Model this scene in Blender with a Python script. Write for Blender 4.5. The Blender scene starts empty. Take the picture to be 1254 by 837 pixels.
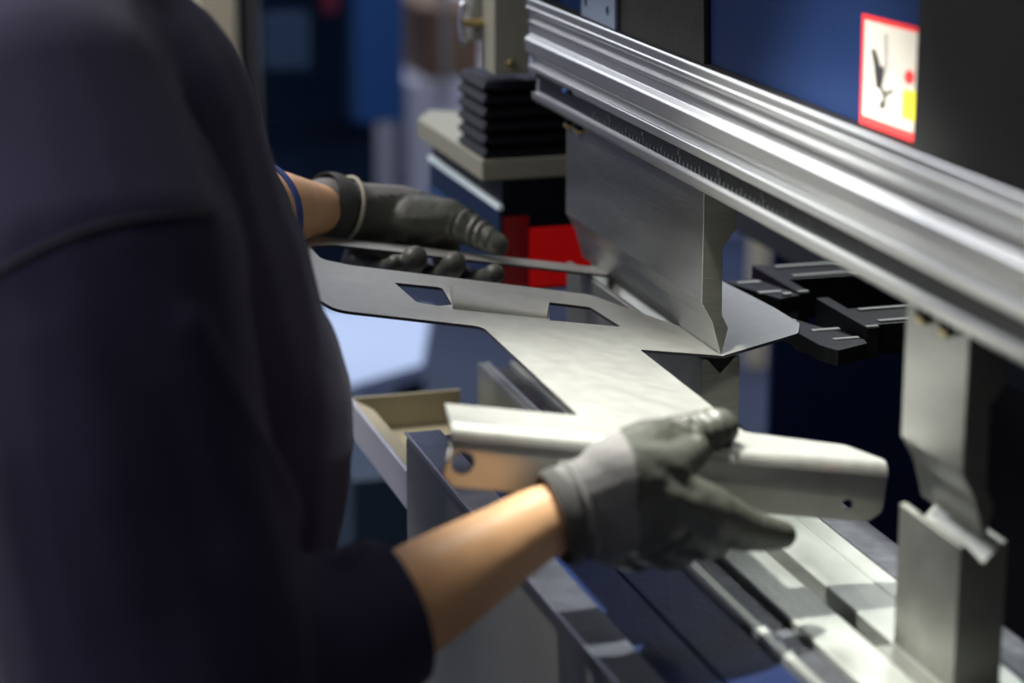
import bpy, bmesh, math, random
from mathutils import Vector, Matrix
from mathutils.geometry import tessellate_polygon
from mathutils.bvhtree import BVHTree
random.seed(4)
S = bpy.context.scene
C = S.collection
# ---------------------------------------------------------------- camera model (1254 x 837, f in px)
F = 2900.; CX, CY = 627., 418.; CZ = 1.586
VX, VY = -256. - CX, -368. - CY
u = Vector((VX, VY, F)).normalized()                    # away along the machine  (+Y)
v = Vector(((VY*VY + F*F)/-VX, VY, F)).normalized()     # into the machine        (+X)
d = Vector((0, F*F/-VY, F)).normalized()                # down                    (-Z)
def P(px, py, Y=None, X=None, Z=None, depth=None, pl=None):
    a = Vector((px-CX, py-CY, F)); r = Vector((a.dot(v), a.dot(u), -a.dot(d)))/F
    if Y is not None: t = Y/r.y
    elif X is not None: t = X/r.x
    elif Z is not None: t = (Z-CZ)/r.z
    elif depth is not None: t = depth
    else:
        n, q = pl; t = n.dot(q-Vector((0,0,CZ)))/n.dot(r)
    return Vector((0,0,CZ)) + r*t
def camdir(px, py):
    return (P(px, py, depth=1) - Vector((0,0,CZ))).normalized()

# ---------------------------------------------------------------- materials
def mat(name, col, rough=.5, metal=0., bump=0., bscale=40., var=0., vscale=8., emit=None, estr=0., stretch=None, trans=0., coat=0., rvar=0., sheen=0., spec=.5):
    m = bpy.data.materials.new(name); m.use_nodes = True
    N = m.node_tree.nodes; L = m.node_tree.links
    b = N['Principled BSDF']
    b.inputs['Base Color'].default_value = (*col, 1); b.inputs['Roughness'].default_value = rough
    b.inputs['Metallic'].default_value = metal
    b.inputs['Specular IOR Level'].default_value = spec
    b.inputs['Coat Weight'].default_value = coat
    b.inputs['Transmission Weight'].default_value = trans
    if sheen: b.inputs['Sheen Weight'].default_value = sheen
    if emit: b.inputs['Emission Color'].default_value = (*emit, 1); b.inputs['Emission Strength'].default_value = estr
    tc = N.new('ShaderNodeTexCoord'); mp = N.new('ShaderNodeMapping')
    L.new(tc.outputs['Object'], mp.inputs['Vector'])
    if stretch: mp.inputs['Scale'].default_value = stretch
    if var or rvar:
        n = N.new('ShaderNodeTexNoise'); n.inputs['Scale'].default_value = vscale; n.inputs['Detail'].default_value = 6
        L.new(mp.outputs[0], n.inputs['Vector'])
        if var:
            r = N.new('ShaderNodeValToRGB'); r.color_ramp.elements[0].position = .3; r.color_ramp.elements[1].position = .7
            r.color_ramp.elements[0].color = (*[c*(1-var) for c in col], 1); r.color_ramp.elements[1].color = (*[min(1, c*(1+var)) for c in col], 1)
            L.new(n.outputs['Fac'], r.inputs[0]); L.new(r.outputs[0], b.inputs['Base Color'])
        if rvar:
            mr = N.new('ShaderNodeMapRange'); mr.inputs['To Min'].default_value = max(.02, rough-rvar); mr.inputs['To Max'].default_value = rough+rvar
            mr.inputs['From Min'].default_value = .3; mr.inputs['From Max'].default_value = .7
            L.new(n.outputs['Fac'], mr.inputs['Value']); L.new(mr.outputs[0], b.inputs['Roughness'])
    if bump:
        n2 = N.new('ShaderNodeTexNoise'); n2.inputs['Scale'].default_value = bscale; n2.inputs['Detail'].default_value = 4
        L.new(mp.outputs[0], n2.inputs['Vector'])
        bp = N.new('ShaderNodeBump'); bp.inputs['Strength'].default_value = bump; bp.inputs['Distance'].default_value = .002
        L.new(n2.outputs['Fac'], bp.inputs['Height']); L.new(bp.outputs[0], b.inputs['Normal'])
    return m
M = dict(
 sheet = mat('sheet_steel', (.50,.50,.47), .48, .90, .3, 900, .05, 60, rvar=.02),
 sheet_edge = mat('sheet_edge', (.05,.05,.06), .5, .6),
 punch = mat('tool_steel', (.29,.295,.285), .36, .9, .2, 300, .25, 12, stretch=(1,.15,1), rvar=.08),
 ground_end = mat('ground_end', (.20,.20,.18), .5, .7, .3, 250, .15, 60, stretch=(.2,1,1)),
 die = mat('die_steel', (.27,.275,.25), .42, .8, .2, 200, .15, 25),
 alu = mat('extruded_aluminium', (.54,.545,.55), .38, .9, .1, 120, .06, 14, stretch=(1,.06,1), rvar=.06),
 rail = mat('table_rail_steel', (.42,.44,.41), .42, .75, .35, 160, .12, 22, stretch=(1,.4,1), rvar=.1),
 darkrail = mat('dark_rail_steel', (.10,.105,.12), .45, .7, .4, 260, .3, 60),
 apron = mat('apron_steel', (.24,.235,.23), .45, .5, .1, 200, .08, 5),
 aprontop = mat('apron_top_steel', (.27,.29,.36), .3, .9, .1, 90, .15, 12, rvar=.1),
 blue = mat('navy_paint', (.007,.015,.060), .5, 0, .6, 220, .15, 30, spec=.2),
 bluepanel = mat('blue_panel_paint', (.0055,.015,.055), .6, 0, .1, 80, .1, 6, spec=.08),
 cover = mat('charcoal_cover', (.009,.0095,.010), .7, 0, .1, 120, .15, 7, spec=.12),
 mount = mat('dark_plate', (.014,.013,.013), .65, .1, .2, 90, .3, 14, spec=.2),
 bracketblue = mat('bracket_zinc', (.16,.20,.28), .5, .5),
 black = mat('black_parts', (.005,.005,.007), .6, spec=.2),
 anod = mat('black_anodised', (.022,.023,.027), .45, .2, .2, 400, .3, 80),
 strip = mat('ground_strip', (.80,.82,.76), .4, .2),
 scale = mat('black_scale', (.006,.008,.008), .35),
 scalemark = mat('scale_mark', (.10,.11,.11), .6),
 beige = mat('beige_enamel', (.27,.265,.215), .5, .15, .05, 60),
 bellows = mat('bellows_rubber', (.003,.003,.007), .5, spec=.15),
 brass = mat('brass', (.55,.42,.20), .3, .9),
 chrome = mat('chrome', (.6,.62,.68), .2, .95),
 guard = mat('guard_housing', (.003,.004,.009), .45, spec=.2),
 guardside = mat('guard_side_blue', (.006,.018,.055), .4, spec=.3),
 edgeglow = mat('guard_edge_lit', (.80,.92,1.0), .35, 0),  # light caught by the housing edge is put into this pale colour
 red = mat('red_lens', (.30,.003,.003), .15, 0, emit=(1,.01,.01), estr=.14, coat=.5),
 redd = mat('dim_red_lens', (.05,.001,.001), .2, 0, emit=(1,.01,.01), estr=.03, coat=.5),
 tray = mat('tray_beige', (.44,.39,.26), .5, .2, .05, 40),
 traylip = mat('tray_lip', (.75,.74,.80), .3, .6),
 fabric = mat('navy_sweatshirt', (.034,.030,.064), .95, 0, .5, 700, .18, 6, sheen=.1, spec=.1),
 seam = mat('seam_thread', (.010,.009,.018), .95),
 trim = mat('blue_trim', (.030,.06,.22), .8),
 trousers = mat('dark_trousers', (.02,.022,.03), .9, 0, .2, 300),
 skin = mat('skin', (.76,.43,.22), .5, 0, .15, 180, .08, 30),
 hair = mat('dark_hair', (.02,.013,.009), .7, 0, .8, 150),
 shoe = mat('shoe_leather', (.015,.013,.012), .5),
 knit = mat('grey_knit', (.17,.165,.165), .9, 0, .5, 500, .08, 60),
 coat = mat('glove_coating', (.060,.062,.052), .46, 0, .5, 120, .2, 35),
 cuffm = mat('glove_cuff', (.062,.06,.058), .85, 0, .5, 400),
 hem = mat('glove_hem', (.36,.34,.26), .8),
 floor = mat('epoxy_floor', (.007,.014,.040), .6, 0, .1, 10, .25, 2),
 wall = mat('hall_wall', (.55,.55,.63), .8, 0, .1, 5, .06, 1),
 rearwall = mat('hall_wall_blue', (.16,.20,.36), .8, 0, .1, 5, .06, 1),
 darkwall = mat('hall_wall_dark', (.10,.095,.085), .8, 0, .1, 5, .06, 1),
 whitewall = mat('partition_white', (.78,.78,.88), .7),
 bluegrey = mat('blue_grey_reflection', (.09,.14,.27), .5),
 ceil = mat('hall_ceiling', (.45,.45,.45), .8),
 column = mat('column_paint', (.58,.53,.40), .6, 0, .1, 20, .08, 4),
 cab = mat('cabinet_navy', (.006,.016,.042), .3, .1, .1, 20, .5, 5, coat=.4),
 cabblue = mat('cabinet_blue', (.010,.05,.18), .45),
 glass = mat('glass', (.8,.9,.9), .05, 0, trans=1),
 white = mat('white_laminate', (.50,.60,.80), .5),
 brown = mat('cardboard', (.17,.10,.06), .8, 0, .2, 30, .15, 10),
 grey = mat('grey_metal', (.30,.30,.30), .5, .3),
 redpaint = mat('red_paint', (.08,.005,.02), .5),
 signw = mat('sign_white', (.46,.43,.38), .6), signr = mat('sign_red', (.62,.02,.02), .55), signy = mat('sign_yellow', (.75,.66,.02), .55),
 signk = mat('sign_black', (.012,.012,.014), .6), signg = mat('sign_grey', (.28,.27,.26), .6),
 lamp = mat('lamp_diffuser', (.9,.9,.9), .5, emit=(.95,.97,1), estr=3),
 glass_eye = mat('eye', (.05,.035,.03), .2),
 teal = mat('teal_bin', (.015,.032,.06), .5),
)
# ---------------------------------------------------------------- object helpers
def thing(name, label, cat, loc=(0,0,0), group=None):
    o = bpy.data.objects.new(name, None); C.objects.link(o); o.location = loc
    o.empty_display_size = .05
    o['label'] = label; o['category'] = cat
    if group: o['group'] = group
    return o
def world_loc(o):
    p = Vector((0,0,0))
    while o: p += o.location; o = o.parent
    return p
def obj(name, bm, mats, parent=None, label=None, smooth=None, bevel=0, seg=2, recalc=True):
    if recalc: bmesh.ops.recalc_face_normals(bm, faces=bm.faces[:])
    if parent is not None:
        w = world_loc(parent); bmesh.ops.translate(bm, verts=bm.verts[:], vec=-w)
    me = bpy.data.meshes.new(name); bm.to_mesh(me); bm.free()
    if not isinstance(mats, (list, tuple)): mats = [mats]
    for m in mats: me.materials.append(M[m] if isinstance(m, str) else m)
    o = bpy.data.objects.new(name, me); C.objects.link(o)
    if parent is not None: o.parent = parent
    if label: o['label'] = label
    if bevel:
        b = o.modifiers.new('b', 'BEVEL'); b.width = bevel; b.segments = seg; b.limit_method = 'ANGLE'; b.angle_limit = math.radians(35)
    if smooth is not None:
        for p in me.polygons: p.use_smooth = True
        me.set_sharp_from_angle(angle=math.radians(smooth))
    return o
def struct(o): o['kind'] = 'structure'; return o
def tag(o, label, cat, group=None):
    o['label'] = label; o['category'] = cat
    if group: o['group'] = group
    return o
def bm_(): return bmesh.new()
def box(bm, x0, x1, y0, y1, z0, z1, mi=0):
    vs = [bm.verts.new((x,y,z)) for x in (x0,x1) for y in (y0,y1) for z in (z0,z1)]
    for f in ((0,1,3,2),(4,6,7,5),(0,4,5,1),(2,3,7,6),(0,2,6,4),(1,5,7,3)):
        bm.faces.new([vs[i] for i in f]).material_index = mi
    return bm
def bx(*a): return box(bm_(), *a)
def slab(bm, outer, holes, fmap, h0, h1, mi_side=0, mi_top=0, mi_bot=0):
    loops = [outer] + list(holes)
    flat = [p for l in loops for p in l]
    tris = tessellate_polygon([[Vector((a, b, 0)) for a, b in l] for l in loops])
    lo = [bm.verts.new(fmap(a, b, h0)) for a, b in flat]; hi = [bm.verts.new(fmap(a, b, h1)) for a, b in flat]
    tops = []; bots = []
    for t in tris:
        if len(set(t)) < 3: continue
        try:
            f = bm.faces.new([hi[i] for i in t]); f.material_index = mi_top; tops.append(f)
            f = bm.faces.new([lo[i] for i in reversed(t)]); f.material_index = mi_bot; bots.append(f)
        except ValueError: pass
    k = 0
    for l in loops:
        n = len(l)
        for i in range(n):
            a, b = k+i, k+(i+1) % n
            bm.faces.new([lo[a], lo[b], hi[b], hi[a]]).material_index = mi_side
        k += n
    bmesh.ops.dissolve_limit(bm, angle_limit=.002, verts=list({w for f in tops+bots for w in f.verts}), edges=list({e for f in tops+bots for e in f.edges}))
    return bm
def prismY(bm, prof, y0, y1, mi=0, mi_end=None):
    me = mi if mi_end is None else mi_end
    return slab(bm, prof, [], lambda a, b, h: Vector((a, h, b)), y0, y1, mi, me, me)
def fillet(poly, radii, n=5):
    out = []; N_ = len(poly)
    for i, p in enumerate(poly):
        r = radii[i] if isinstance(radii, (list, tuple)) else radii
        p = Vector(p); a = Vector(poly[i-1]); b = Vector(poly[(i+1) % N_])
        if r <= 0: out.append(tuple(p)); continue
        da = (a-p); db = (b-p); ang = da.angle(db); t = min(r/math.tan(ang/2), da.length*.45, db.length*.45)
        q0 = p+da.normalized()*t; q1 = p+db.normalized()*t
        for k in range(n+1):
            s = k/n; out.append(tuple(q0*(1-s)**2 + p*2*s*(1-s) + q1*s*s))
    return out
def circ(cx, cy, r, n=20): return [(cx+r*math.cos(2*math.pi*i/n), cy+r*math.sin(2*math.pi*i/n)) for i in range(n)]
def frame(ax, wide=None):
    ax = ax.normalized()
    w = Vector(wide) if wide is not None else (Vector((0,0,1)) if abs(ax.z) < .8 else Vector((1,0,0)))
    w = (w - ax*w.dot(ax)).normalized(); return w, ax.cross(w)
def tube(bm, pts, r, n=12, cap=True, mi=0):
    pts = [Vector(p) for p in pts]; rings = []
    for i, p in enumerate(pts):
        t = (pts[min(i+1, len(pts)-1)] - pts[max(i-1, 0)])
        w, b = frame(t); rr = r[i] if isinstance(r, (list, tuple)) else r
        rings.append([bm.verts.new(p + (w*math.cos(2*math.pi*k/n) + b*math.sin(2*math.pi*k/n))*rr) for k in range(n)])
    for i in range(len(rings)-1):
        for k in range(n): bm.faces.new([rings[i][k], rings[i][(k+1) % n], rings[i+1][(k+1) % n], rings[i+1][k]]).material_index = mi
    if cap:
        bm.faces.new(rings[0][::-1]).material_index = mi; bm.faces.new(rings[-1]).material_index = mi
    return bm
def capsule(bm, p0, r0, p1, r1, wide=None, e0=1., e1=1., n=18):
    """tapered capsule; radius along 'wide' is r, across it r*e"""
    p0 = Vector(p0); p1 = Vector(p1); ax = p1-p0
    if ax.length < 1e-6: ax = Vector((0,0,1e-4))
    A = ax.normalized(); w, b = frame(ax, wide)
    prof = []
    for k in range(6): a = math.pi/2*(1-k/6); prof.append((p0 - A*min(r0, r0*e0*1.2)*math.sin(a), r0*math.cos(a), e0))
    prof.append((p0, r0, e0)); prof.append((p0*.5+p1*.5, (r0+r1)/2, (e0+e1)/2)); prof.append((p1, r1, e1))
    for k in range(1, 7): a = math.pi/2*k/6; prof.append((p1 + A*min(r1, r1*e1*1.2)*math.sin(a), r1*math.cos(a), e1))
    rings = []
    for c, r, e in prof:
        if r < 1e-6: rings.append([bm.verts.new(c)]); continue
        rings.append([bm.verts.new(c + w*math.cos(2*math.pi*k/n)*r + b*math.sin(2*math.pi*k/n)*r*e) for k in range(n)])
    for i in range(len(rings)-1):
        R0, R1 = rings[i], rings[i+1]
        for k in range(n):
            k2 = (k+1) % n
            if len(R0) == 1: bm.faces.new([R0[0], R1[k2], R1[k]])
            elif len(R1) == 1: bm.faces.new([R0[k], R0[k2], R1[0]])
            else: bm.faces.new([R0[k], R0[k2], R1[k2], R1[k]])
def chain(bm, pts, wide=None):
    """pts: list of (vec, r[, e])"""
    for a, b in zip(pts, pts[1:]):
        capsule(bm, a[0], a[1], b[0], b[1], wide, a[2] if len(a) > 2 else 1, b[2] if len(b) > 2 else 1)
def organic(name, bm, mats, parent, voxel, smooth=6, matfn=None, disp=None, sub=0, label=None, cut=None, cutbox=None):
    """union of the blobs: voxel remesh + smoothing, baked into one continuous mesh"""
    me = bpy.data.meshes.new('tmp'); bmesh.ops.recalc_face_normals(bm, faces=bm.faces[:]); bm.to_mesh(me); bm.free()
    o = bpy.data.objects.new('tmp', me); C.objects.link(o)
    r = o.modifiers.new('r', 'REMESH'); r.mode = 'VOXEL'; r.voxel_size = voxel; r.use_smooth_shade = True
    s = o.modifiers.new('s', 'SMOOTH'); s.factor = .5; s.iterations = smooth
    bpy.context.view_layer.update()
    dg = bpy.context.evaluated_depsgraph_get()
    nm = bpy.data.meshes.new_from_object(o.evaluated_get(dg))
    bpy.data.objects.remove(o); bpy.data.meshes.remove(me)
    nb = bm_(); nb.from_mesh(nm); bpy.data.meshes.remove(nm)
    if disp:
        nb.normal_update()
        new = [w.co + w.normal*disp(w.co) for w in nb.verts]
        for w, c in zip(nb.verts, new): w.co = c
    if cut:
        for co, no in cut:
            co = Vector(co); no = Vector(no)
            if cutbox:
                fs = [f for f in nb.faces if cutbox(f.calc_center_median())]
                gm_ = list({w for f in fs for w in f.verts}) + list({e for f in fs for e in f.edges}) + fs
            else: gm_ = nb.verts[:]+nb.edges[:]+nb.faces[:]
            bmesh.ops.bisect_plane(nb, geom=gm_, plane_co=co, plane_no=no, clear_outer=False)
            dead = [w for w in nb.verts if (w.co-co).dot(no) > 1e-6 and (not cutbox or cutbox(w.co))]
            bmesh.ops.delete(nb, geom=dead, context='VERTS')
            be = [e for e in nb.edges if e.is_boundary]
            bmesh.ops.holes_fill(nb, edges=be, sides=0)
    for f in nb.faces:
        f.smooth = True; f.material_index = matfn(f.calc_center_median()) if matfn else 0
    return obj(name, nb, mats, parent, label, recalc=False)
def ridges(lines):
    """cloth folds: list of (polyline, amplitude, width)"""
    def f(p):
        s = 0
        for pts, A, w in lines:
            dm = 9
            for a, b in zip(pts, pts[1:]):
                ab = b-a; t = max(0, min(1, (p-a).dot(ab)/ab.length_squared)); dm = min(dm, (p-a-ab*t).length)
            s += A*math.exp(-(dm/w)**2)
        return s
    return f

# ---------------------------------------------------------------- the hall
struct(obj('floor', bx(-3.5, 6, -2.5, 9.2, -.1, 0), 'floor'))
struct(obj('wall_far', bx(-3.5, 6, 9.0, 9.2, 0, 4.6), 'wall'))
struct(obj('wall_right', bx(5.8, 6.0, -2.5, 9.0, 0, 4.6), 'rearwall'))
struct(obj('wall_left', bx(-3.5, -3.3, -2.5, 9.0, 0, 4.6), 'wall'))
struct(obj('wall_near', bx(-3.3, 5.8, -2.5, -2.3, 0, 4.6), 'darkwall'))
struct(obj('reflect_glow_1', bx(1.3, 2.6, 8.97, 8.999, 1.9, 2.9), mat('added_glow', (.8,.9,1), .3, emit=(.55,.72,1), estr=7)))  # added glowing panel, out of view, for bluish reflections on the apron edge
struct(obj('ceiling', bx(-3.5, 6, -2.5, 9.2, 4.6, 4.7), 'ceil'))

TH = math.radians(10); TIP = Vector((.784, 1.979, .9988))
# ---------------------------------------------------------------- press brake
pb = thing('press_brake', 'navy blue press brake with a bright aluminium clamping rail and slotted steel table', 'machine', (.80, 1.6, 0))
ZT = CZ - .706
YN, YF = .35, 2.42
obj('front_apron', bx(.534, .571, YN, 2.194, .12, ZT-.003), 'apron', pb, 'grey steel apron below the table edge', bevel=.003)
def topstrip(name, x0, x1, z0, z1, m, y1=YF, label=None, bevel=.0015): return obj(name, bx(x0, x1, YN, y1, z0, z1), m, pb, label, bevel=bevel)
topstrip('apron_rail', .5335, .570, ZT-.003, ZT+.001, 'aprontop', 2.194, 'polished steel strip along the front edge')
b = bm_(); tube(b, [(.5345, YN, ZT), (.5345, 2.194, ZT)], .0018, 8); obj('edge_strip', b, 'chrome', pb, 'bright front edge', smooth=40)
topstrip('table_panel', .5725, .6145, ZT-.05, ZT-.004, 'blue', 2.19, 'navy painted table panel')
topstrip('table_panel', .6175, .671, ZT-.05, ZT-.004, 'blue', 2.19, 'navy painted table panel')
topstrip('table_ridge', .6715, .684, ZT-.05, ZT+.001, 'rail', label='narrow steel ridge')
b = bm_(); tube(b, [(.683, YN, ZT+.001), (.683, YF, ZT+.001)], .0014, 8); tube(b, [(.6725, YN, ZT+.001), (.6725, YF, ZT+.001)], .0010, 8); obj('edge_strip', b, 'chrome', pb, 'bright ridge edge', smooth=40)
topstrip('table_channel', .6845, .7075, ZT-.05, ZT-.006, 'darkrail', label='dark steel channel')
topstrip('clamping_block', .708, .7485, ZT-.05, ZT+.001, 'rail', label='bright steel block in front of the tool slot')
topstrip('tool_slot', .7485, .7645, ZT-.05, ZT-.022, 'darkrail', label='dark tool slot')
topstrip('rear_block', .7645, .8265, ZT-.05, ZT+.001, 'rail', label='worn steel block behind the tool slot')
b = bm_(); box(b, .806, .8085, YN, YF, ZT+.0005, ZT+.0022); obj('edge_strip', b, 'rail', pb)
topstrip('rear_rail', .830, .867, ZT-.05, ZT-.001, 'darkrail', label='speckled dark steel rail')
b = bx(.572, .868, YN, 2.19, .12, ZT-.0505); box(b, .664, .868, 2.19, 2.42, .12, ZT-.0505); obj('bed_plate', b, 'cover', pb)
# clamping rail (aluminium extrusion)
def sp(X, q): return (X, CZ - X*.96518*q/(.95937-.07376*q))
prof = [(.763, CZ-.4215), sp(.7475,.540), sp(.7440,.5365), sp(.7435,.529), sp(.7485,.5260), sp(.7500,.5045), sp(.7400,.5035), sp(.7390,.4945), sp(.7402,.4928), sp(.7450,.4915),
        sp(.7430,.4810), sp(.7378,.4790), sp(.7365,.4770), sp(.7352,.4620), sp(.7372,.4580), sp(.7420,.4505), sp(.7420,.4395), sp(.7385,.4380), sp(.7380,.4355),
        sp(.7420,.4330), sp(.7405,.4230), sp(.7370,.4205), sp(.7366,.4170), sp(.7380,.4150), sp(.7372,.4060), sp(.7390,.4020), (.7450,CZ-.3145), (.790,CZ-.3370), (.790, CZ-.385), (.763, CZ-.385)]
b = prismY(bm_(), prof, .3, 2.455, 0)
obj('clamping_rail', b, 'alu', pb, 'ribbed aluminium rail', bevel=.0009, seg=2)
# scale with tick marks
sc = obj('scale', bx(.7478, .7502, .3, 2.44, CZ-.4100, CZ-.3945), 'scale', pb, 'black measuring scale')
b = bm_(); y = 1.2
while y < 2.25:
    k = round((y-1.2)/.01)
    hgt = .0075 if k % 5 == 0 else .0042
    box(b, .7472, .7479, y-.0006, y+.0006, CZ-.4095, CZ-.4095+hgt); y += .01
obj('tick_marks', b, 'scalemark', sc)
for k in range(0, 11):      # worn digits beside the long ticks
    y = 1.2+.1*k+.004; zc = CZ-.3985
    b = bm_(); slab(b, fillet([(y-.0016, zc-.0026), (y+.0016, zc-.0026), (y+.0016, zc+.0026), (y-.0016, zc+.0026)], .0006, 2), [[(y-.0009, zc-.0018), (y+.0009, zc-.0018), (y+.0009, zc+.0018), (y-.0009, zc+.0018)]], lambda p, q, h: Vector((h, p, q)), .7472, .7479)
    obj('scale_digit', b, 'scalemark', sc)
# slot with a clamp wedge at the far end of the rail
b = bm_(); prismY(b, fillet([(.7375, CZ-.3915), (.7375, CZ-.3865), (.742, CZ-.3860), (.742, CZ-.392)], .001, 2), 2.30, 2.42); obj('clamp_slot', b, 'black', pb)
b = bm_(); box(b, .7345, .738, 2.305, 2.318, CZ-.3915, CZ-.3872); obj('clamp_wedge', b, 'cabblue', pb, 'small blue wedge end', bevel=.001)
# ram body
obj('ram_panel', bx(.800, .86, .3, 2.60, CZ-.328, 2.3), 'bluepanel', pb, 'dark blue painted panel')
obj('gap_strip', bx(.7905, .86, .3, 2.60, 1.19, CZ-.3285), 'black', pb)  # black strip puts the shade of the gap above the rail into colour
b = bm_(); slab(b, [tuple(P(px, py, X=.795)[1:]) for px, py in ((755,-60),(863,-60),(864,82),(759,36))], [], lambda a, c, h: Vector((.7935+h, a, c)), 0, .006); obj('mounting_plate', b, 'mount', pb, 'dark scuffed mounting plate', bevel=.001)
br = [tuple(P(px, py, X=.79)[1:]) for px, py in ((714,-60),(755,-60),(755,36),(714,18))]
hl = [circ(*P(px, py, X=.79)[1:], .0055, 14) for px, py in ((746,13),(719,3))]
b = bm_(); slab(b, br, hl, lambda a, c, h: Vector((.788+h, a, c)), 0, .004); obj('bracket', b, 'bracketblue', pb, 'pale blue grey bracket with two holes', bevel=.0006)
obj('cover', bx(.784, .7995, .3, P(1120,100,X=.784).y, CZ-.329, 2.2), 'cover', pb, 'charcoal cover plate', bevel=.002)
# warning sign
def sgn(pts, h0, h1, name, m, parent, n=0, label=None):
    q = [tuple(P(1040+x/4.92, 10+y/4.92, X=.7995)[1:]) for x, y in pts]
    b = bm_(); slab(b, q, [], lambda a, c, h: Vector((.7998-h, a, c)), h0, h1)
    return obj(name, b, m, parent, label)
sg = sgn([(83,30),(560,153),(560,868),(68,688)], 0, .0012, 'warning_sign', 'signr', pb, label='red bordered hand crushing warning sign')
sgn([(103,66),(540,178),(540,800),(88,640)], .0012, .0016, 'sign_face', 'signw', sg)
sgn([(145,255),(152,238),(168,250),(186,300),(196,345),(214,348),(222,380),(214,430),(206,470),(188,484),(172,470),(166,410),(160,340)], .0016, .0019, 'hand_symbol', 'signk', sg, label='black hand')
sgn([(218,150),(243,156),(243,350),(230,400),(218,395)], .0016, .0019, 'press_symbol', 'signg', sg, label='grey bar')
b_ = [[(196,478),(210,472),(222,500),(240,530),(228,545),(208,520)], [(228,500),(262,490),(280,500),(262,512),(236,518)], [(210,540),(226,540),(230,580),(218,610),(206,590)], [(190,560),(200,556),(206,600),(196,610)]]
for q in b_: sgn(q, .0016, .0019, 'finger_symbol', 'signk', sg)
sgn([(372+30*math.cos(a*math.pi/8), 412+42*math.sin(a*math.pi/8)) for a in range(16)], .0016, .0019, 'red_dot', 'signr', sg)
sgn([(335,490),(420,500),(420,690),(325,655)], .0016, .0019, 'yellow_triangle', 'signy', sg, label='yellow triangle edge')
# rear frame
obj('side_frame', bx(P(946,400,Y=3.02).x, 2.3, 3.02, 3.032, .0, 2.4), 'blue', pb, 'dark navy rear housing')
obj('rear_cover', bx(1.55, 1.60, .6, 3.02, .0, 1.6), 'black', pb)
obj('gauge_beam', bx(1.16, 1.24, 1.2, 3.0, .90, .965), 'anod', pb, 'black gauge beam')

# ---------------------------------------------------------------- punches
PPROF = [(.7635, 1.167), (.7635, 1.050), (.7745, 1.030), (.7832, .9992), (.7846, .9992), (.7905, 1.024), (.7840, 1.037), (.7830, 1.100), (.7960, 1.118), (.7960, 1.190), (.772, 1.190), (.772, 1.167)]
def punch(label, y0, y1, ybut):
    t = thing('punch', label, 'press brake punch', (.78, y0, .999), group='upper bending tools')
    b = bm_(); prismY(b, PPROF, y0, y1, 0, 1)
    obj('blade', b, ['punch', 'ground_end'], t, bevel=.0006, seg=1)
    for yb in ybut:
        b = bm_(); prismY(b, fillet([(.7575, 1.150), (.7640, 1.150), (.7640, 1.1655), (.7575, 1.1655)], .0008, 2), yb, yb+.013)
        k = obj('locking_button', b, 'black', t, 'dark locking button')
        b = bm_(); box(b, .7565, .7638, yb, yb+.013, 1.1465, 1.1505); obj('button_foot', b, 'brass', k, bevel=.0006)
    return t
punch('long grey steel punch pressing its tip into the bent sheet', 1.979, 2.392, (2.335, 2.368))
punch('short blurred steel punch hanging near the right edge above the V block', 1.455, 1.556, (1.478, 1.515))
# ---------------------------------------------------------------- dies
def dprof(zb, zt=.9955):
    return [(.7650, zb), (.7650, zt-.001), (.7660, zt), (.7705, zt), (.7835, zt-.0145), (.7845, zt-.0145), (.7980, zt), (.8025, zt), (.8030, zt-.001), (.8030, ZT+.0012), (.7795, ZT+.0012), (.7795, ZT+.0012)][:11] + [(.7795, zb)]
def dprof2(zb, zt=.9955):
    return [(.7650, ZT+.0012), (.7650, zt-.001), (.7660, zt), (.7705, zt), (.7835, zt-.0145), (.7845, zt-.0145), (.7980, zt), (.8025, zt), (.8030, zt-.001), (.8030, ZT+.0012)]
for lab, y0, y1 in (('long steel V die under the bent sheet and the long punch', 1.979, 2.392), ('short steel V block standing at the right edge on the slotted table', 1.455, 1.556)):
    t = thing('die', lab, 'press brake die', (.784, y0, ZT), group='lower bending tools')
    b = bm_(); prismY(b, dprof2(ZT), y0, y1, 0, 1 if y0 > 1.8 else 0); obj('v_block', b, ['die', 'ground_end'], t, bevel=.0006, seg=1)
    b = bm_(); box(b, .7500, .7640, y0, y1, ZT-.02, ZT-.0005); obj('tang', b, 'die', t)

# ---------------------------------------------------------------- bent sheet part
PN = Vector((math.sin(TH), 0, math.cos(TH)))
LD = Vector((-math.cos(TH), 0, math.sin(TH)))
def LM(a, y, h): return Vector((TIP.x, y, TIP.z)) + LD*a + PN*h
PH = math.radians(12)
def RM(a, y, h): return Vector((TIP.x, y, TIP.z)) + Vector((math.cos(PH), 0, math.sin(PH)))*a + Vector((-math.sin(PH), 0, math.cos(PH)))*h
T0 = -.0028
outer = fillet([(.352,1.655),(.342,1.707),(.231,1.707),(.229,1.995),(.364,2.002),(.377,2.06),(.362,2.14),(.335,2.29),(.312,2.346),(0,2.346),
                (0,2.308),(.300,2.308),(.330,2.285),(.330,2.225),(.302,2.211),(.095,2.197),(.057,2.193),(.026,2.13),(0,2.085),
                (0,1.975),(.086,1.966),(.089,1.702),(.004,1.690),(-.014,1.655)],
               [0,.003,.004,.012,.02,.01,.01,.015,.012,0, 0,.018,.018,.018,.018,.01,.012,.01,0, 0,.004,.004,.012,0])
hA = fillet([(.274,2.149),(.226,2.151),(.236,2.076),(.252,2.064),(.272,2.070)], [.002,.006,.006,.006,.006], 3)
hB = fillet([(.122,2.135),(.079,2.132),(.073,2.056),(.146,2.052)], [.001,.004,.004,.001], 3)
b = bm_()
slab(b, outer, [hA, hB], LM, T0, 0, 1, 0, 0)
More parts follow.
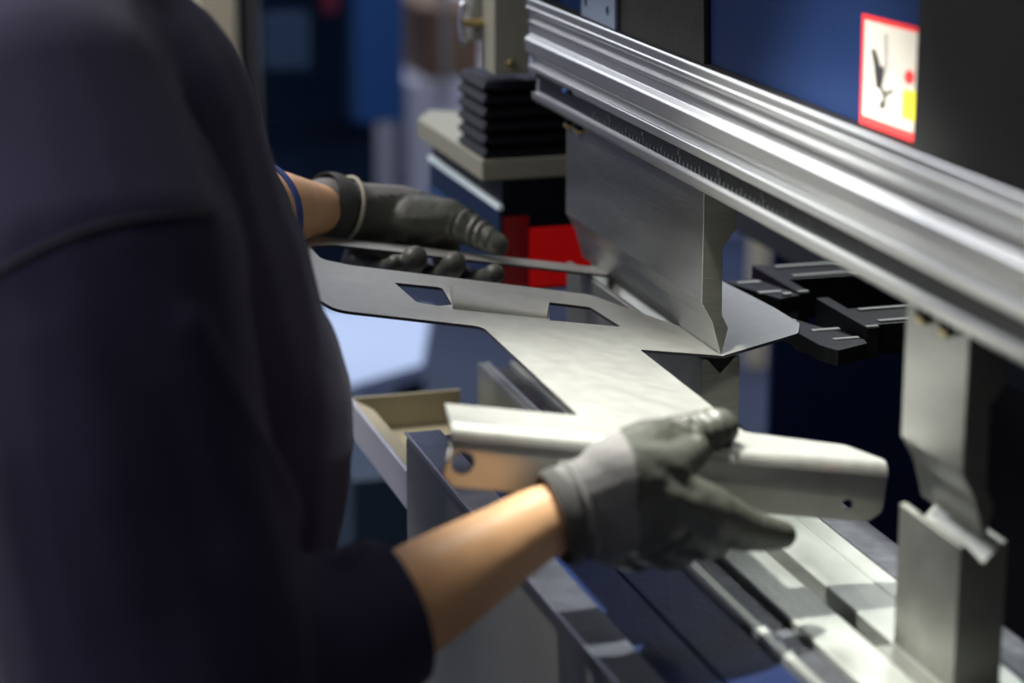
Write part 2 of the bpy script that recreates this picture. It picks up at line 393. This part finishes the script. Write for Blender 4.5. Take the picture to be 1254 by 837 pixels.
right = fillet([(0,1.975),(.077,1.975),(.089,2.0),(.089,2.06),(.086,2.12),(.082,2.18),(.079,2.24),(.076,2.346),(0,2.346),(0,2.308),(.03,2.308),(.035,2.10),(0,2.085)], [0,.008,.012,.01,.01,.01,.01,.01,0,0,.004,.006,0])
slab(b, right, [], RM, T0, 0, 1, 0, 0)
# folded radius
R = .012
def fold(a, s, h):      # s in 0..1 round the fold
    an = s*math.pi/2; r = R+h
    return Vector(LM(a, 1.655 - r*math.sin(an), -R + r*math.cos(an)))
n = 8
for i in range(n):
    s0, s1 = i/n, (i+1)/n
    for (h) in (0, T0):
        f = b.faces.new([b.verts.new(fold(a, s, h)) for a, s in ((.352,s0),(-.014,s0),(-.014,s1),(.352,s1))]); f.smooth = True
    for a in (.352, -.014):
        b.faces.new([b.verts.new(fold(a, s, h)) for s, h in ((s0,0),(s1,0),(s1,T0),(s0,T0))]).material_index = 1
def FL(a, h, t): return LM(a, 1.655-R-t, h)    # flange plane (t outward, towards -Y)
fo = fillet([(.352,-R),(.3535,-.040),(.344,-.048),(-.004,-.050),(-.016,-.040),(-.014,-R)], [0,.006,.006,.008,.008,0])
slab(b, fo, [circ(.340,-.0285,.0092), circ(.016,-.037,.0048)], FL, T0, 0, 1, 0, 0)
bmesh.ops.remove_doubles(b, verts=b.verts[:], dist=.00002)
sheet = thing('sheet_metal_part', 'cut and folded grey steel sheet held by both gloved hands under the punch', 'sheet metal', TIP)
so = obj('sheet', b, ['sheet', 'sheet_edge'], sheet)
for p in so.data.polygons: p.use_smooth = True
so.data.set_sharp_from_angle(angle=math.radians(25))
# pressed rib between the two cut-outs
b = bm_(); rows = []
for i in range(13):
    an = math.pi*i/12; y = 2.094+.036*math.cos(an); h = .013*math.sin(an)
    rows.append([b.verts.new(LM(a, y, h)) for a in (.240-.016*(y-2.06)/.07, .147-.025*(y-2.06)/.07)])
for r0, r1 in zip(rows, rows[1:]): b.faces.new([r0[0], r0[1], r1[1], r1[0]])
b.faces.new([r[0] for r in rows]); b.faces.new([r[1] for r in rows][::-1])
obj('pressed_rib', b, 'sheet', sheet, 'rounded rib between the two cut-outs', smooth=30)

# ---------------------------------------------------------------- back gauges
def Zp(px, py, z): q = P(px, py, Z=z); return q.x, q.y
def gauge(label, z, arm, body, strips, finger, fstrips, knob, face):
    g = thing('back_gauge', label, 'back gauge', (arm[0], arm[2], z-.05), group='black back gauges behind the bend line')
    b = bx(arm[0], arm[1], arm[2], arm[3], z-face, z); a_ = obj('stop_arm', b, 'anod', g, bevel=.001)
    obj('gauge_block', bx(*body, z-face, z-.0012), 'anod', g, bevel=.001)
    for s in strips: obj('steel_strip', bx(s[0], s[1], s[2]-.001, s[3]+.001, z-.0015, z+.0006), 'strip', g, 'bright ground strip')
    b = bm_(); slab(b, finger, [], lambda p, q, h: Vector((p, q, h)), z-.016, z-.0005); fo_ = obj('finger_plate', b, 'anod', g, bevel=.0012)
    for s in fstrips: obj('steel_strip', bx(s[0], s[1], s[2]-.001, s[3]+.002, z-.001, z+.0003), 'strip', fo_, 'bright ground strip')
    b = bm_(); tube(b, [(knob[0], knob[1], z-.006), (knob[0], knob[1], z+.002)], .005, 16); obj('stop_pin', b, 'strip', fo_)
    obj('stop_bracket', bx(finger[0][0]+.02, arm[0], arm[2]+.03, arm[2]+.05, z-.03, z-.0155), 'anod', g)
    return g
gauge('black back gauge behind the long punch, farther of the two', 1.0, (.945,.958,2.176,2.302), (.9585,1.158,2.237,2.302),
      [(.966,1.10,2.286,2.290),(.968,1.10,2.243,2.247),(.9460,.9575,2.177,2.181)],
      [(.890,2.247),(.926,2.247),(.942,2.180),(.944,2.168),(.918,2.160),(.912,2.178)], [(.901,.926,2.230,2.234),(.906,.931,2.185,2.189)], (.930,2.170), .045)
gauge('black back gauge beside the short hanging punch, nearer of the two', 1.0, (.953,.967,2.028,2.150), (.9675,1.158,2.040,2.105),
      [(.975,1.10,2.092,2.096),(.975,1.10,2.046,2.050),(.954,.9665,2.029,2.032)],
      [(.880,2.070),(.899,2.082),(.934,1.990),(.931,1.976),(.893,1.960),(.884,1.985)], [(.898,.927,2.030,2.034),(.905,.931,1.995,1.998)], (.8915,2.068), .032)

# ---------------------------------------------------------------- laser guard
gd = thing('laser_guard', 'optical guard with black bellows and red lens on a beige arm beyond the rail end', 'machine guard', (.78, 2.6, .93))
b = bm_(); box(b, .729, .771, 2.551, 2.60, 1.178, 1.75); obj('post', b, 'beige', gd, 'beige square post', bevel=.0015)
b = bm_(); tube(b, [(.7255, 2.615, 1.21), (.7255, 2.615, 1.75)], .012, 20); obj('rod', b, 'grey', gd, smooth=40)
b = bm_(); tube(b, [(.748, 2.552, 1.1905), (.748, 2.546, 1.1905)], .0045, 14); obj('bolt', b, 'brass', gd, smooth=40, bevel=.0008)
q = P(565, 28, Y=2.60)
b = bm_(); tube(b, [q, (.73, 2.60, q.z)], .005, 14); hd = obj('clamp_screw', b, 'brass', gd, 'brass clamp screw', smooth=40)
b = bm_(); chain(b, [(q+Vector((.003,0,.020)), .0055), (q+Vector((0,0,.004)), .004), (q+Vector((.003,0,-.020)), .006)]); obj('wing_handle', b, 'chrome', hd, 'chrome wing handle', smooth=60)
# bellows: pleated box
b = bm_(); rings = []; z = 1.0845; k = 0
x0, x1, y0, y1 = .7155, .850, 2.551, 2.665
while z < 1.176:
    i = .006 if k % 2 else 0
    rings.append([b.verts.new(c) for c in ((x0+i, y0+i, z), (x1-i, y0+i, z), (x1-i, y1-i, z), (x0+i, y1-i, z))]); z += .0078; k += 1
for r0, r1 in zip(rings, rings[1:]):
    for i in range(4): b.faces.new([r0[i], r0[(i+1) % 4], r1[(i+1) % 4], r1[i]])
b.faces.new(rings[0][::-1]); b.faces.new(rings[-1]); obj('bellows', b, 'bellows', gd, 'black pleated bellows')
b = bm_(); slab(b, [(.7135,2.549),(.855,2.549),(.855,2.70),(.80,2.86),(.742,2.90),(.712,2.84),(.7135,2.70)], [], lambda p, q, h: Vector((p, q, h)), 1.0575, 1.0815); obj('bracket', b, 'beige', gd, 'beige bracket plate', bevel=.0015)
obj('housing', bx(.738, .860, 2.5505, 2.87, .925, 1.0565), 'guard', gd, 'black optics housing', bevel=.001)
obj('side_plate', bx(.7345, .7378, 2.551, 2.87, .93, 1.022), 'guardside', gd, 'blue side plate')
b = bm_(); box(b, .7325, .7388, 2.549, 2.87, 1.022, 1.028); obj('edge_rail', b, 'edgeglow', gd, 'edge rail with its lit edge painted pale blue', bevel=.0008)
b = bm_(); box(b, .7315, .7345, 2.549, 2.87, .985, .989); obj('edge_rail', b, 'cabblue', gd, 'thin blue edge rail')
q0 = P(648, 279, Y=2.549); q1 = P(730, 346, Y=2.549)
obj('red_lens', bx(q0.x, .858, 2.546, 2.5500, q1.z, q0.z), 'red', gd, 'glowing red lens', bevel=.0015)
q2 = P(616, 266, Y=2.549); obj('side_lens', bx(q2.x, q0.x-.001, 2.547, 2.5500, q1.z, q2.z), 'redd', gd, 'dim red lens')

# ---------------------------------------------------------------- beige tray at the far end of the table
ZR = CZ-.748; y_ = P(427, 492, X=.536).y
ty = thing('tray', 'shallow beige steel tray beyond the end of the table apron', 'tray', (.57, 2.3, ZR-.04))
obj('tray_floor', bx(.540, .662, 2.197, y_-.004, ZR-.040, ZR-.037), 'tray', ty)
obj('back_wall', bx(.540, .663, y_-.004, y_, ZR-.040, ZR+.001), 'tray', ty)
b = bm_(); slab(b, [(.540,2.197),(.556,2.197),(.553,y_-.05),(.540,y_-.004)], [], lambda p, q, h: Vector((p, q, h)), ZR-.003, ZR); obj('ledge', b, 'tray', ty)
obj('front_lip', bx(.5350, .5398, 2.196, y_+.0005, ZR-.040, ZR+.001), 'traylip', ty, 'bright front lip', bevel=.001)

# ---------------------------------------------------------------- the operator
pr = thing('person', 'person in a navy sweatshirt and grey work gloves holding the sheet under the punch', 'person', (.15, 1.85, 0))
Yh = 1.592
# limb landmarks
shR = Vector((.150, 1.66, 1.300)); elR = P(235, 868, Y=1.50); wrR = P(655, 644, Y=1.59); cuR = P(472, 757, Y=1.555)
shL = Vector((.185, 2.06, 1.315)); elL = P(225, 262, Y=2.21); wrL = P(402, 255, Y=2.372); cuL = P(322, 262, Y=2.30)
neck = Vector((.180, 1.86, 1.43)); head = Vector((.215, 1.87, 1.60)); pelvis = Vector((.175, 1.85, .93))
b = bm_()
chain(b, [(pelvis, .14, .75), (Vector((.215,1.85,1.08)), .135, .72), (Vector((.215,1.855,1.23)), .145, .52), (Vector((.175,1.86,1.315)), .12, .48)], (0,1,0))
chain(b, [(Vector((.175,1.86,1.36)), .058), (neck, .052), (head-Vector((.03,0,.06)), .058)])
chain(b, [(head-Vector((.012,0,-.012)), .086), (head+Vector((.012,0,.03)), .084)])
chain(b, [(head+Vector((.03,0,-.05)), .058), (head+Vector((.045,0,-.075)), .038)])                                   # jaw
chain(b, [(head+Vector((.088,0,.012)), .010), (head+Vector((.098,0,-.018)), .011)])                                  # nose
chain(b, [(head+Vector((.080,-.022,-.052)), .009), (head+Vector((.087,0,-.052)), .011), (head+Vector((.080,.022,-.052)), .009)])  # lips
for s in (-1, 1):
    capsule(b, head+Vector((-.01,.084*s,.015)), .022, head+Vector((-.008,.086*s,-.022)), .014, (1,0,0), .4, .4)
    chain(b, [(head+Vector((.07,.018*s,.03)), .014), (head+Vector((.066,.05*s,.03)), .012)])
s1 = P(60, 150, Y=1.665); s2 = P(105, 330, Y=1.60); s3 = P(140, 560, Y=1.55); s4 = P(200, 830, Y=1.515)
l1 = P(85, 50, Y=2.10); l2 = P(190, 190, Y=2.17); l3 = P(252, 256, Y=2.225)
chain(b, [(Vector((.175,1.80,1.31)), .055), (s1, .055), (s2, .050), (s3, .046), (s4, .043), (cuR, .0435), (cuR.lerp(wrR,.45), .0375), (cuR.lerp(wrR,.8), .031), (wrR, .0285), (P(700,628,Y=1.592), .027, .8)])
chain(b, [(Vector((.185,1.93,1.31)), .055), (l1, .050), (l2, .046), (l3, .043), (l3.lerp(wrL,.55), .040), (wrL.lerp(elL,.12), .0285), (P(408,256,Y=2.375), .024)])
for s in (-1, 1):
    chain(b, [(pelvis+Vector((0,.085*s,-.03)), .095), (Vector((.16,1.85+.10*s,.50)), .062), (Vector((.11,1.85+.11*s,.12)), .042), (Vector((.13,1.85+.12*s,.07)), .04), (Vector((.22,1.85+.12*s,.04)), .028)])
body = organic('body', b, ['skin'], pr, .0065, 3)
# eyes, brows, hair
for s in (-1, 1):
    b = bm_(); capsule(b, head+Vector((.081,.033*s-.004,.012)), .009, head+Vector((.081,.033*s+.004,.012)), .009)
    obj('eye', b, 'glass_eye', pr, smooth=60)
b = bm_(); chain(b, [(head+Vector((-.035,0,.030)), .092), (head+Vector((-.012,0,.058)), .080)]); chain(b, [(head+Vector((-.06,0,-.01)), .075), (head+Vector((-.055,0,-.05)), .05)])
organic('hair', b, ['hair'], pr, .007, 3)
# trousers and shoes
b = bm_()
chain(b, [(pelvis+Vector((0,0,.06)), .155, .85), (pelvis+Vector((0,0,-.04)), .165, .85)], (0,1,0))
for s in (-1, 1): chain(b, [(pelvis+Vector((0,.085*s,-.05)), .105), (Vector((.16,1.85+.10*s,.50)), .080), (Vector((.115,1.85+.11*s,.17)), .068)])
organic('trousers', b, ['trousers'], pr, .01, 4)
for s in (-1, 1):
    b = bm_(); chain(b, [(Vector((.11,1.85+.12*s,.055)), .05), (Vector((.17,1.85+.12*s,.045)), .043), (Vector((.24,1.85+.12*s,.035)), .034)])
    organic('shoe', b, ['shoe'], pr, .006, 3, cut=[((0,0,.002), (0,0,-1))])
# sweatshirt
b = bm_()
W = (0,1,0)
chain(b, [(Vector((.20,1.85,.87)), .20, .88), (Vector((.243,1.85,1.00)), .205, .76), (Vector((.230,1.85,1.12)), .20, .72), (Vector((.222,1.855,1.25)), .195, .58), (Vector((.195,1.86,1.345)), .15, .52)], W)
chain(b, [(Vector((.155,1.85,.88)), .17, .75), (Vector((.165,1.85,1.05)), .17, .72), (Vector((.160,1.85,1.22)), .165, .62)], W)
chain(b, [(Vector((.180,1.86,1.35)), .085), (Vector((.180,1.86,1.43)), .078)])
chain(b, [(Vector((.175,1.80,1.33)), .085), (s1, .094), (s2, .108), (s3, .108), (s4, .114)])
chain(b, [(s4, .098), (P(330,815,Y=1.53), .078), (P(430,775,Y=1.55), .062), (P(480,748,Y=1.56), .057), (P(560,705,Y=1.575), .053)])
chain(b, [(Vector((.195,1.92,1.335)), .085), (P(85,50,Y=2.10), .080), (P(190,190,Y=2.17), .076), (P(215,246,Y=2.19), .068), (P(252,256,Y=2.225), .064), (P(284,264,Y=2.250), .060)])
folds = ridges([
  ([P(236,100,Y=1.62), P(268,210,Y=1.60), P(300,320,Y=1.60), P(330,440,Y=1.62)], .006, .012),
  ([P(225,400,Y=1.50), P(290,520,Y=1.50), P(345,610,Y=1.52), P(380,650,Y=1.55)], .009, .011),
  ([P(345,690,Y=1.50), P(300,745,Y=1.47), P(250,800,Y=1.45)], -.010, .014),
  ([P(60,420,Y=1.47), P(120,560,Y=1.45), P(150,700,Y=1.45)], .006, .03),
  ([P(180,340,Y=1.47), P(190,480,Y=1.45), P(250,640,Y=1.46)], -.006, .022),
  ([P(355,380,Y=1.80), P(372,480,Y=1.78), P(375,560,Y=1.78)], .008, .010),
  ([P(335,330,Y=1.80), P(345,480,Y=1.76), P(352,600,Y=1.74)], -.008, .012),
  ([P(420,690,Y=1.53), P(400,760,Y=1.50), P(420,830,Y=1.50)], -.005, .012),
  ([P(0,337,Y=1.49), P(60,300,Y=1.49), P(130,276,Y=1.49), P(200,266,Y=1.50), P(262,262,Y=1.52)], -.0055, .007),
])
axR = (P(505,736,Y=1.563)-P(430,775,Y=1.55)).normalized(); axL = (P(345,262,Y=2.31)-P(250,255,Y=2.22)).normalized()
swb = b
me_ = None
sw = organic('sweatshirt', swb, ['fabric'], pr, .0065, 9, disp=folds, label='navy sweatshirt with pushed up sleeves',
  cut=[(P(485,757,Y=1.562), (cuR.lerp(wrR,1)-cuR)+Vector((.01,.0,-.02)))], cutbox=lambda p: p.y < 1.66 and p.x > .36)
# seam stitched over the near shoulder
bv = BVHTree.FromPolygons([w.co + Vector(pr.location) for w in sw.data.vertices], [tuple(p.vertices) for p in sw.data.polygons])
def on(px, py, off=.0):
    h = bv.ray_cast(Vector((0,0,CZ)), camdir(px, py)); return h[0] - camdir(px, py)*off if h[0] else None
pts = [on(x, y) for x, y in ((-60,372),(-20,346),(20,322),(60,301),(95,287),(130,277),(165,270),(200,266),(235,263),(262,262))]
pts = [p for p in pts if p]
b = bm_(); tube(b, pts, .0030, 8); obj('shoulder_seam', b, 'seam', sw, 'dark shoulder seam', smooth=60)
# cuffs
def ring(ax, c, r, w, t, n=40, wide=None, e=1.):
    b = bm_(); A = ax.normalized(); q, s = frame(A, wide); rr = []
    for (o_, dr) in ((-w, 0), (-w*.5, t*.7), (0, t), (w*.5, t*.7), (w, 0), (w*.9, -t), (0, -t*1.2), (-w*.9, -t)):
        rr.append([b.verts.new(c + A*o_ + (q*math.cos(2*math.pi*k/n) + s*math.sin(2*math.pi*k/n)*e)*(r+dr)) for k in range(n)])
    for i in range(len(rr)):
        for k in range(n): b.faces.new([rr[i][k], rr[i][(k+1) % n], rr[(i+1) % len(rr)][(k+1) % n], rr[(i+1) % len(rr)][k]])
    return b
obj('sleeve_trim', ring(axL, P(308,269,Y=2.268), .0585, .0045, .0022), 'trim', sw, 'blue sleeve edge', smooth=60)

# ---- right glove (near)
def g(px, py, Y, r, e=1.): return (P(px, py, Y=Y), r, e)
WR = (.42, 0, -.9)
b = bm_()
chain(b, [g(672,634,1.592,.0345,.85), g(712,622,1.592,.0385,.68), g(765,612,1.586,.0455,.50), g(812,610,1.588,.0430,.46)], WR)
chain(b, [g(745,575,1.592,.0235), g(790,548,1.615,.0215), g(822,540,1.640,.0185), g(850,534,1.658,.0175), g(880,524,1.664,.0165)])      # thumb
chain(b, [g(812,575,1.592,.020), g(848,552,1.63,.0135)])                                                        # web
chain(b, [g(815,605,1.588,.023), g(866,630,1.592,.0235), g(912,648,1.600,.0175), g(938,653,1.607,.0145), g(958,655,1.612,.0115)])      # index
chain(b, [g(805,640,1.586,.022), g(850,655,1.592,.0185), g(874,662,1.622,.0145), g(862,668,1.645,.0125), g(835,655,1.668,.0115)])      # middle
chain(b, [g(785,655,1.586,.020), g(815,672,1.592,.0165), g(832,676,1.622,.0135), g(822,676,1.650,.0120), g(800,660,1.668,.0105)])      # ring
chain(b, [g(745,664,1.588,.0175), g(775,680,1.600,.0140), g(788,680,1.626,.0115), g(780,676,1.648,.0100)])                             # little
NA = (P(790,612,Y=1.6)-P(700,632,Y=1.6)).normalized()
c0 = P(772, 612, Y=1.59)
def crinkle(p0, p1, A, lam, rad):
    ax = p1-p0; L_ = ax.length; ax = ax/L_
    def f(p):
        t = (p-p0).dot(ax)
        if t < 0 or t > L_: return 0
        q = (p-p0-ax*t); dd = q.length
        if dd > rad: return 0
        e = min(1, t/.006, (L_-t)/.006)
        return A*e*math.sin(2*math.pi*(t + .25*q.z)/lam + 40*q.y)
    return f
def gm(p):
    t = (p-c0).dot(NA); q = (p-c0).dot(Vector(WR).normalized())
    return 1 if t > -.003*math.cos(q*60) - max(0, q-.02)*.8 else 0
wr = ridges([([P(826,520,Y=1.62), P(838,560,Y=1.62)], -.0032, .0028), ([P(848,515,Y=1.64), P(858,556,Y=1.64)], -.0034, .0028), ([P(868,512,Y=1.655), P(872,548,Y=1.655)], -.003, .0026),
             ([P(838,512,Y=1.63), P(848,558,Y=1.63)], .0014, .003), ([P(760,690,Y=1.575), P(800,682,Y=1.57), P(838,655,Y=1.57)], -.003, .004), ([P(800,560,Y=1.57), P(850,600,Y=1.57)], -.002, .006),
             ([P(885,636,Y=1.58), P(893,668,Y=1.58)], -.0015, .003)])
ck = crinkle(P(815,538,Y=1.64), P(878,524,Y=1.665), .0019, .0105, .026)
gr = organic('glove', b, ['knit', 'coat'], pr, .0024, 5, matfn=gm, disp=lambda p: wr(p)+ck(p), cut=[(P(684,634,Y=1.592), -(P(700,628,Y=1.592)-P(655,644,Y=1.59)))], label='near grey knit glove with dark coated fingers')
axw = (P(700,628,Y=1.592)-P(655,644,Y=1.59))
obj('glove_cuff', ring(axw, P(688,632,Y=1.592), .0360, .0075, .0022, wide=WR, e=.88), 'cuffm', gr, 'dark ribbed cuff', smooth=60)
b = ring(axw, P(707,625,Y=1.592), .0385, .0020, .0012, wide=WR, e=.84); obj('cuff_stitching', b, 'knit', gr, smooth=60)

# ---- left glove (far)
b = bm_()
zp = lambda X: TIP.z + (TIP.x-X)*math.tan(TH)
chain(b, [g(398,256,2.372,.0335,.9), g(440,262,2.386,.0340,.75), g(490,264,2.388,.0330,.62), g(540,272,2.384,.0270,.62)], (.1,0,-1))
chain(b, [g(500,266,2.380,.026), g(548,268,2.366,.0225), g(575,280,2.350,.0175), g(596,292,2.334,.0145), g(609,299,2.326,.0125)])
tips = [(484,321,.0090), (508,316,.0135), (556,322,.0130), (606,335,.0110)]
for i, (px, py, r) in enumerate(tips):
    tp = P(px, py, Y=2.268+(.004 if i else .010)); z = zp(tp.x)
    mid = Vector((tp.x-.004, 2.330, z-.003-.0125-r)); base = Vector((tp.x-.020, 2.378, z-.028))
    chain(b, [(P(455+28*i, 275, Y=2.388), .018), (base, .0145), (mid, .012), (Vector((tp.x-.001, 2.292, z-.013)), r*.95), (tp, r)])
wl = ridges([([P(572,262,Y=2.34), P(586,296,Y=2.33)], -.0022, .003), ([P(585,272,Y=2.33), P(596,300,Y=2.32)], -.0022, .003), ([P(560,258,Y=2.35), P(572,292,Y=2.34)], -.002, .0035),
             ([P(430,292,Y=2.36), P(480,268,Y=2.35), P(540,268,Y=2.35)], .002, .006), ([P(430,275,Y=2.36), P(470,250,Y=2.35)], -.0022, .006)])
def gml(p): return 0 if (p.z > P(460,238,Y=2.38).z and p.x < P(540,236,Y=2.38).x) else 1
cl = crinkle(P(558,270,Y=2.36), P(606,298,Y=2.328), .0008, .0105, .030)
c2 = crinkle(P(562,274,Y=2.36), P(602,298,Y=2.328), .0007, .0073, .030)
gl = organic('glove', b, ['knit', 'coat'], pr, .0024, 4, matfn=gml, disp=lambda p: wl(p)+cl(p)+c2(p), label='far glove with dark coated palm gripping the sheet rim')
axl = (P(430,262,Y=2.386)-P(392,252,Y=2.37))
obj('glove_cuff', ring(axl, P(403,254,Y=2.375), .0355, .013, .002, wide=(.1,0,-1), e=.9), 'cuffm', gl, 'dark ribbed cuff', smooth=60)
obj('cuff_hem', ring(axl, P(422,257,Y=2.380), .0360, .0025, .0016, wide=(.1,0,-1), e=.88), 'hem', gl, 'pale cuff hem', smooth=60)

# ---------------------------------------------------------------- background
def slabZ(name, pts, z, t, m, parent, label=None):
    b = bm_(); slab(b, [tuple(P(x, y, Z=z)[:2]) for x, y in pts], [], lambda p, q, h: Vector((p, q, h)), z-t, z); return obj(name, b, m, parent, label, bevel=.002)
wb = thing('patch_stand_in', 'made-up pale slab for a bright patch, blurred, behind the operator below the sheet', 'patch_stand_in', P(450,430,Z=0))  # made-up slab on legs, stands in for a bright blurred patch
slabZ('patch_top', [(300,372),(528,378),(517,446),(396,482),(280,500)], .30, .03, 'white', wb)
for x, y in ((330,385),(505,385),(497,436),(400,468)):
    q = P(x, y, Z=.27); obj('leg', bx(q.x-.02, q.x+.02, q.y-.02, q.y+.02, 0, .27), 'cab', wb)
def face(name, x0, x1, ytop, Y, dep, m, parent=None, zt=None, zb=0., label=None, bevel=.004):
    a = P(x0, 250, Y=Y); c = P(x1, 250, Y=Y); z = zt if zt is not None else P((x0+x1)/2, ytop, Y=Y).z
    return obj(name, bx(a.x, c.x, Y, Y+dep, zb, z), m, parent, label, bevel=bevel)
col = tag(face('column', 250, 297, 0, 4.0, .12, 'column', zt=4.6), 'beige painted square column behind the operator shoulder', 'column')
mc = thing('machine_cabinet', 'dark navy machine enclosure with glazed door between the column and pale wall', 'machine', (P(400,250,Y=5.8).x, 5.8, 0))
face('enclosure', 300, 462, 0, 5.95, .8, 'cab', mc, zt=2.3)
face('door_frame', 298, 317, 0, 5.90, .05, 'black', mc, zt=2.3, label='black frame post')
face('edge_strip', 317.5, 321, 0, 5.89, .02, 'grey', mc, zt=2.3)
face('side_column', 440, 497, 0, 5.80, .14, 'cabblue', mc, zt=2.3, zb=.55, label='blue side column')
a = P(322, 250, Y=5.88); c = P(439, 250, Y=5.88)
obj('door_glass', bx(a.x, c.x, 5.88, 5.89, .55, 2.25), 'glass', mc, 'glass door')
face('reflection_panel', 326, 384, 18, 5.91, .02, 'bluegrey', mc, zt=P(350,14,Y=5.91).z, zb=P(350,84,Y=5.91).z, label='pale blue reflection in the door glass, built as a panel')  # added pale panel stands in for reflections in the door glass
a = P(395, 5, Y=5.86); obj('lamp', bx(a.x, a.x+.04, 5.85, 5.872, a.z-.02, a.z+.06), 'redpaint', mc, 'red blurred marker')
tag(face('cardboard_box', 524, 592, 9, 6.5, .4, 'brown', zt=P(560,9,Y=6.5).z, zb=P(560,95,Y=6.5).z), 'brown box on the pale cupboard beside the guard post', 'box')
tag(face('partition', 478, 660, 0, 7.2, .08, 'whitewall', zt=2.4), 'pale violet white partition behind the bellows guard', 'partition')
cp = thing('cupboard', 'pale cupboard, blurred, behind the bellows guard', 'cupboard', (P(540,250,Y=6.3).x, 6.5, 0))
a = P(498, 95, Y=6.5); c = P(640, 95, Y=6.5)
obj('carcass', bx(a.x, c.x, 6.5, 7.0, 0, P(560,95,Y=6.5).z-.002), 'wall', cp, bevel=.01)
obj('handle', bx(a.x+.1, a.x+.12, 6.48, 6.499, .5, .9), 'grey', cp)
tag(face('shelf_unit', 188, 249, 47, 5.2, .4, 'black', zt=P(220,66,Y=5.2).z), 'black cabinet with a pale top left of the beige column', 'cabinet')
a = P(188,66,Y=5.2); c = P(249,66,Y=5.2)
tag(obj('tray', bx(a.x, c.x, 5.2, 5.5, a.z+.0005, a.z+.035), 'white', None, bevel=.004), 'pale blue white tray on the black cabinet', 'tray')
# right of the punch: far cupboard and post
rp = tag(face('post', 926, 946, 0, 5.2, .04, 'column', zt=4.6), 'beige post seen between the V die and the navy housing', 'post')
tag(face('partition', 860, 960, 0, 6.6, .1, 'rearwall', zt=2.6), 'blue grey partition seen behind the long punch', 'partition')
tag(face('storage_bin', 425, 520, 600, 3.4, .5, 'teal', zt=P(460,585,Y=3.4).z), 'dark blue bin on the floor left of the table apron', 'bin')

# ---------------------------------------------------------------- lights
def area(name, loc, target, size, power, color=(1,1,1), sy=None, spread=None):
    l = bpy.data.lights.new(name, 'AREA'); l.energy = power; l.color = color; l.size = size
    if sy: l.shape = 'RECTANGLE'; l.size_y = sy
    if spread: l.spread = math.radians(spread)
    o = bpy.data.objects.new(name, l); C.objects.link(o); o.location = loc
    o.rotation_euler = (Vector(target)-Vector(loc)).to_track_quat('-Z', 'Y').to_euler(); return o
def spot(name, loc, target, power, color, angle, blend, rad):
    l = bpy.data.lights.new(name, 'SPOT'); l.energy = power; l.color = color; l.spot_size = math.radians(angle); l.spot_blend = blend; l.shadow_soft_size = rad
    o = bpy.data.objects.new(name, l); C.objects.link(o); o.location = loc
    o.rotation_euler = (Vector(target)-Vector(loc)).to_track_quat('-Z', 'Y').to_euler(); return o
spot('machine_lamp', (.44, 1.80, 1.95), (.70, 1.73, .95), 185, (1, 1, .91), 42, 1, .022)
area('overhead_lamp', (-.3, 3.0, 3.9), (.5, 1.8, 1.0), .8, 26, (1, .95, .87))
area('overhead_lamp', (-1.35, 3.3, 3.6), (.6, 1.8, 1.1), .7, 62, (1, .96, .90))
area('hall_fill', (-1.3, 7.6, 3.9), (.7, 1.7, 1.2), 1.3, 50, (.86, .92, 1))  # added and unseen, gives the clamping rail its highlight
area('hall_fill', (1.5, 5.0, 4.0), (1.9, 7.0, .4), 1.5, 90, (.84, .88, 1), 2.5)  # added and unseen, brightens the pale partition
area('hall_fill', (-2.0, 1.3, 4.0), (.4, 1.7, 1.0), 1.6, 62, (1, .96, .94), 2.4)  # added and unseen, fill for the rail front and sweatshirt
area('rear_lamp', (3.6, 6.0, 4.3), (3.2, 6.2, 0), 1.5, 90, (.75, .84, 1), 1.5)
area('gauge_lamp', (1.40, 2.6, 1.75), (.97, 2.1, 1.0), .2, 3.6, (.95, 1, .97))
l = bpy.data.lights.new('laser', 'SPOT'); l.energy = 3; l.color = (1, .02, .02); l.spot_size = math.radians(.9); l.spot_blend = .4; l.shadow_soft_size = .001
o = bpy.data.objects.new('laser', l); C.objects.link(o); o.location = (.735, .5, 1.02)
o.rotation_euler = (P(1015, 575, Y=1.645)-o.location).to_track_quat('-Z', 'Y').to_euler()
w = bpy.data.worlds.new('world'); S.world = w; w.use_nodes = True
w.node_tree.nodes['Background'].inputs[0].default_value = (.5, .55, .7, 1); w.node_tree.nodes['Background'].inputs[1].default_value = .05
# ---------------------------------------------------------------- camera
cd = bpy.data.cameras.new('camera'); cam = bpy.data.objects.new('camera', cd); C.objects.link(cam)
cd.sensor_width = 36; cd.lens = 36*F/1254; cd.clip_start = .05
cd.dof.use_dof = True; cd.dof.focus_distance = 2.20; cd.dof.aperture_fstop = 2.8; cd.dof.aperture_blades = 0
rt = Vector((v.x, u.x, -d.x)); up = -Vector((v.y, u.y, -d.y)); fw = Vector((v.z, u.z, -d.z))
mw = Matrix((rt, up, -fw)).transposed().to_4x4(); mw.translation = Vector((0,0,CZ)); cam.matrix_world = mw
S.camera = cam
S.view_settings.view_transform = 'Standard'; S.view_settings.look = 'None'; S.view_settings.gamma = 1; S.view_settings.use_curve_mapping = False
S.view_settings.exposure = 0
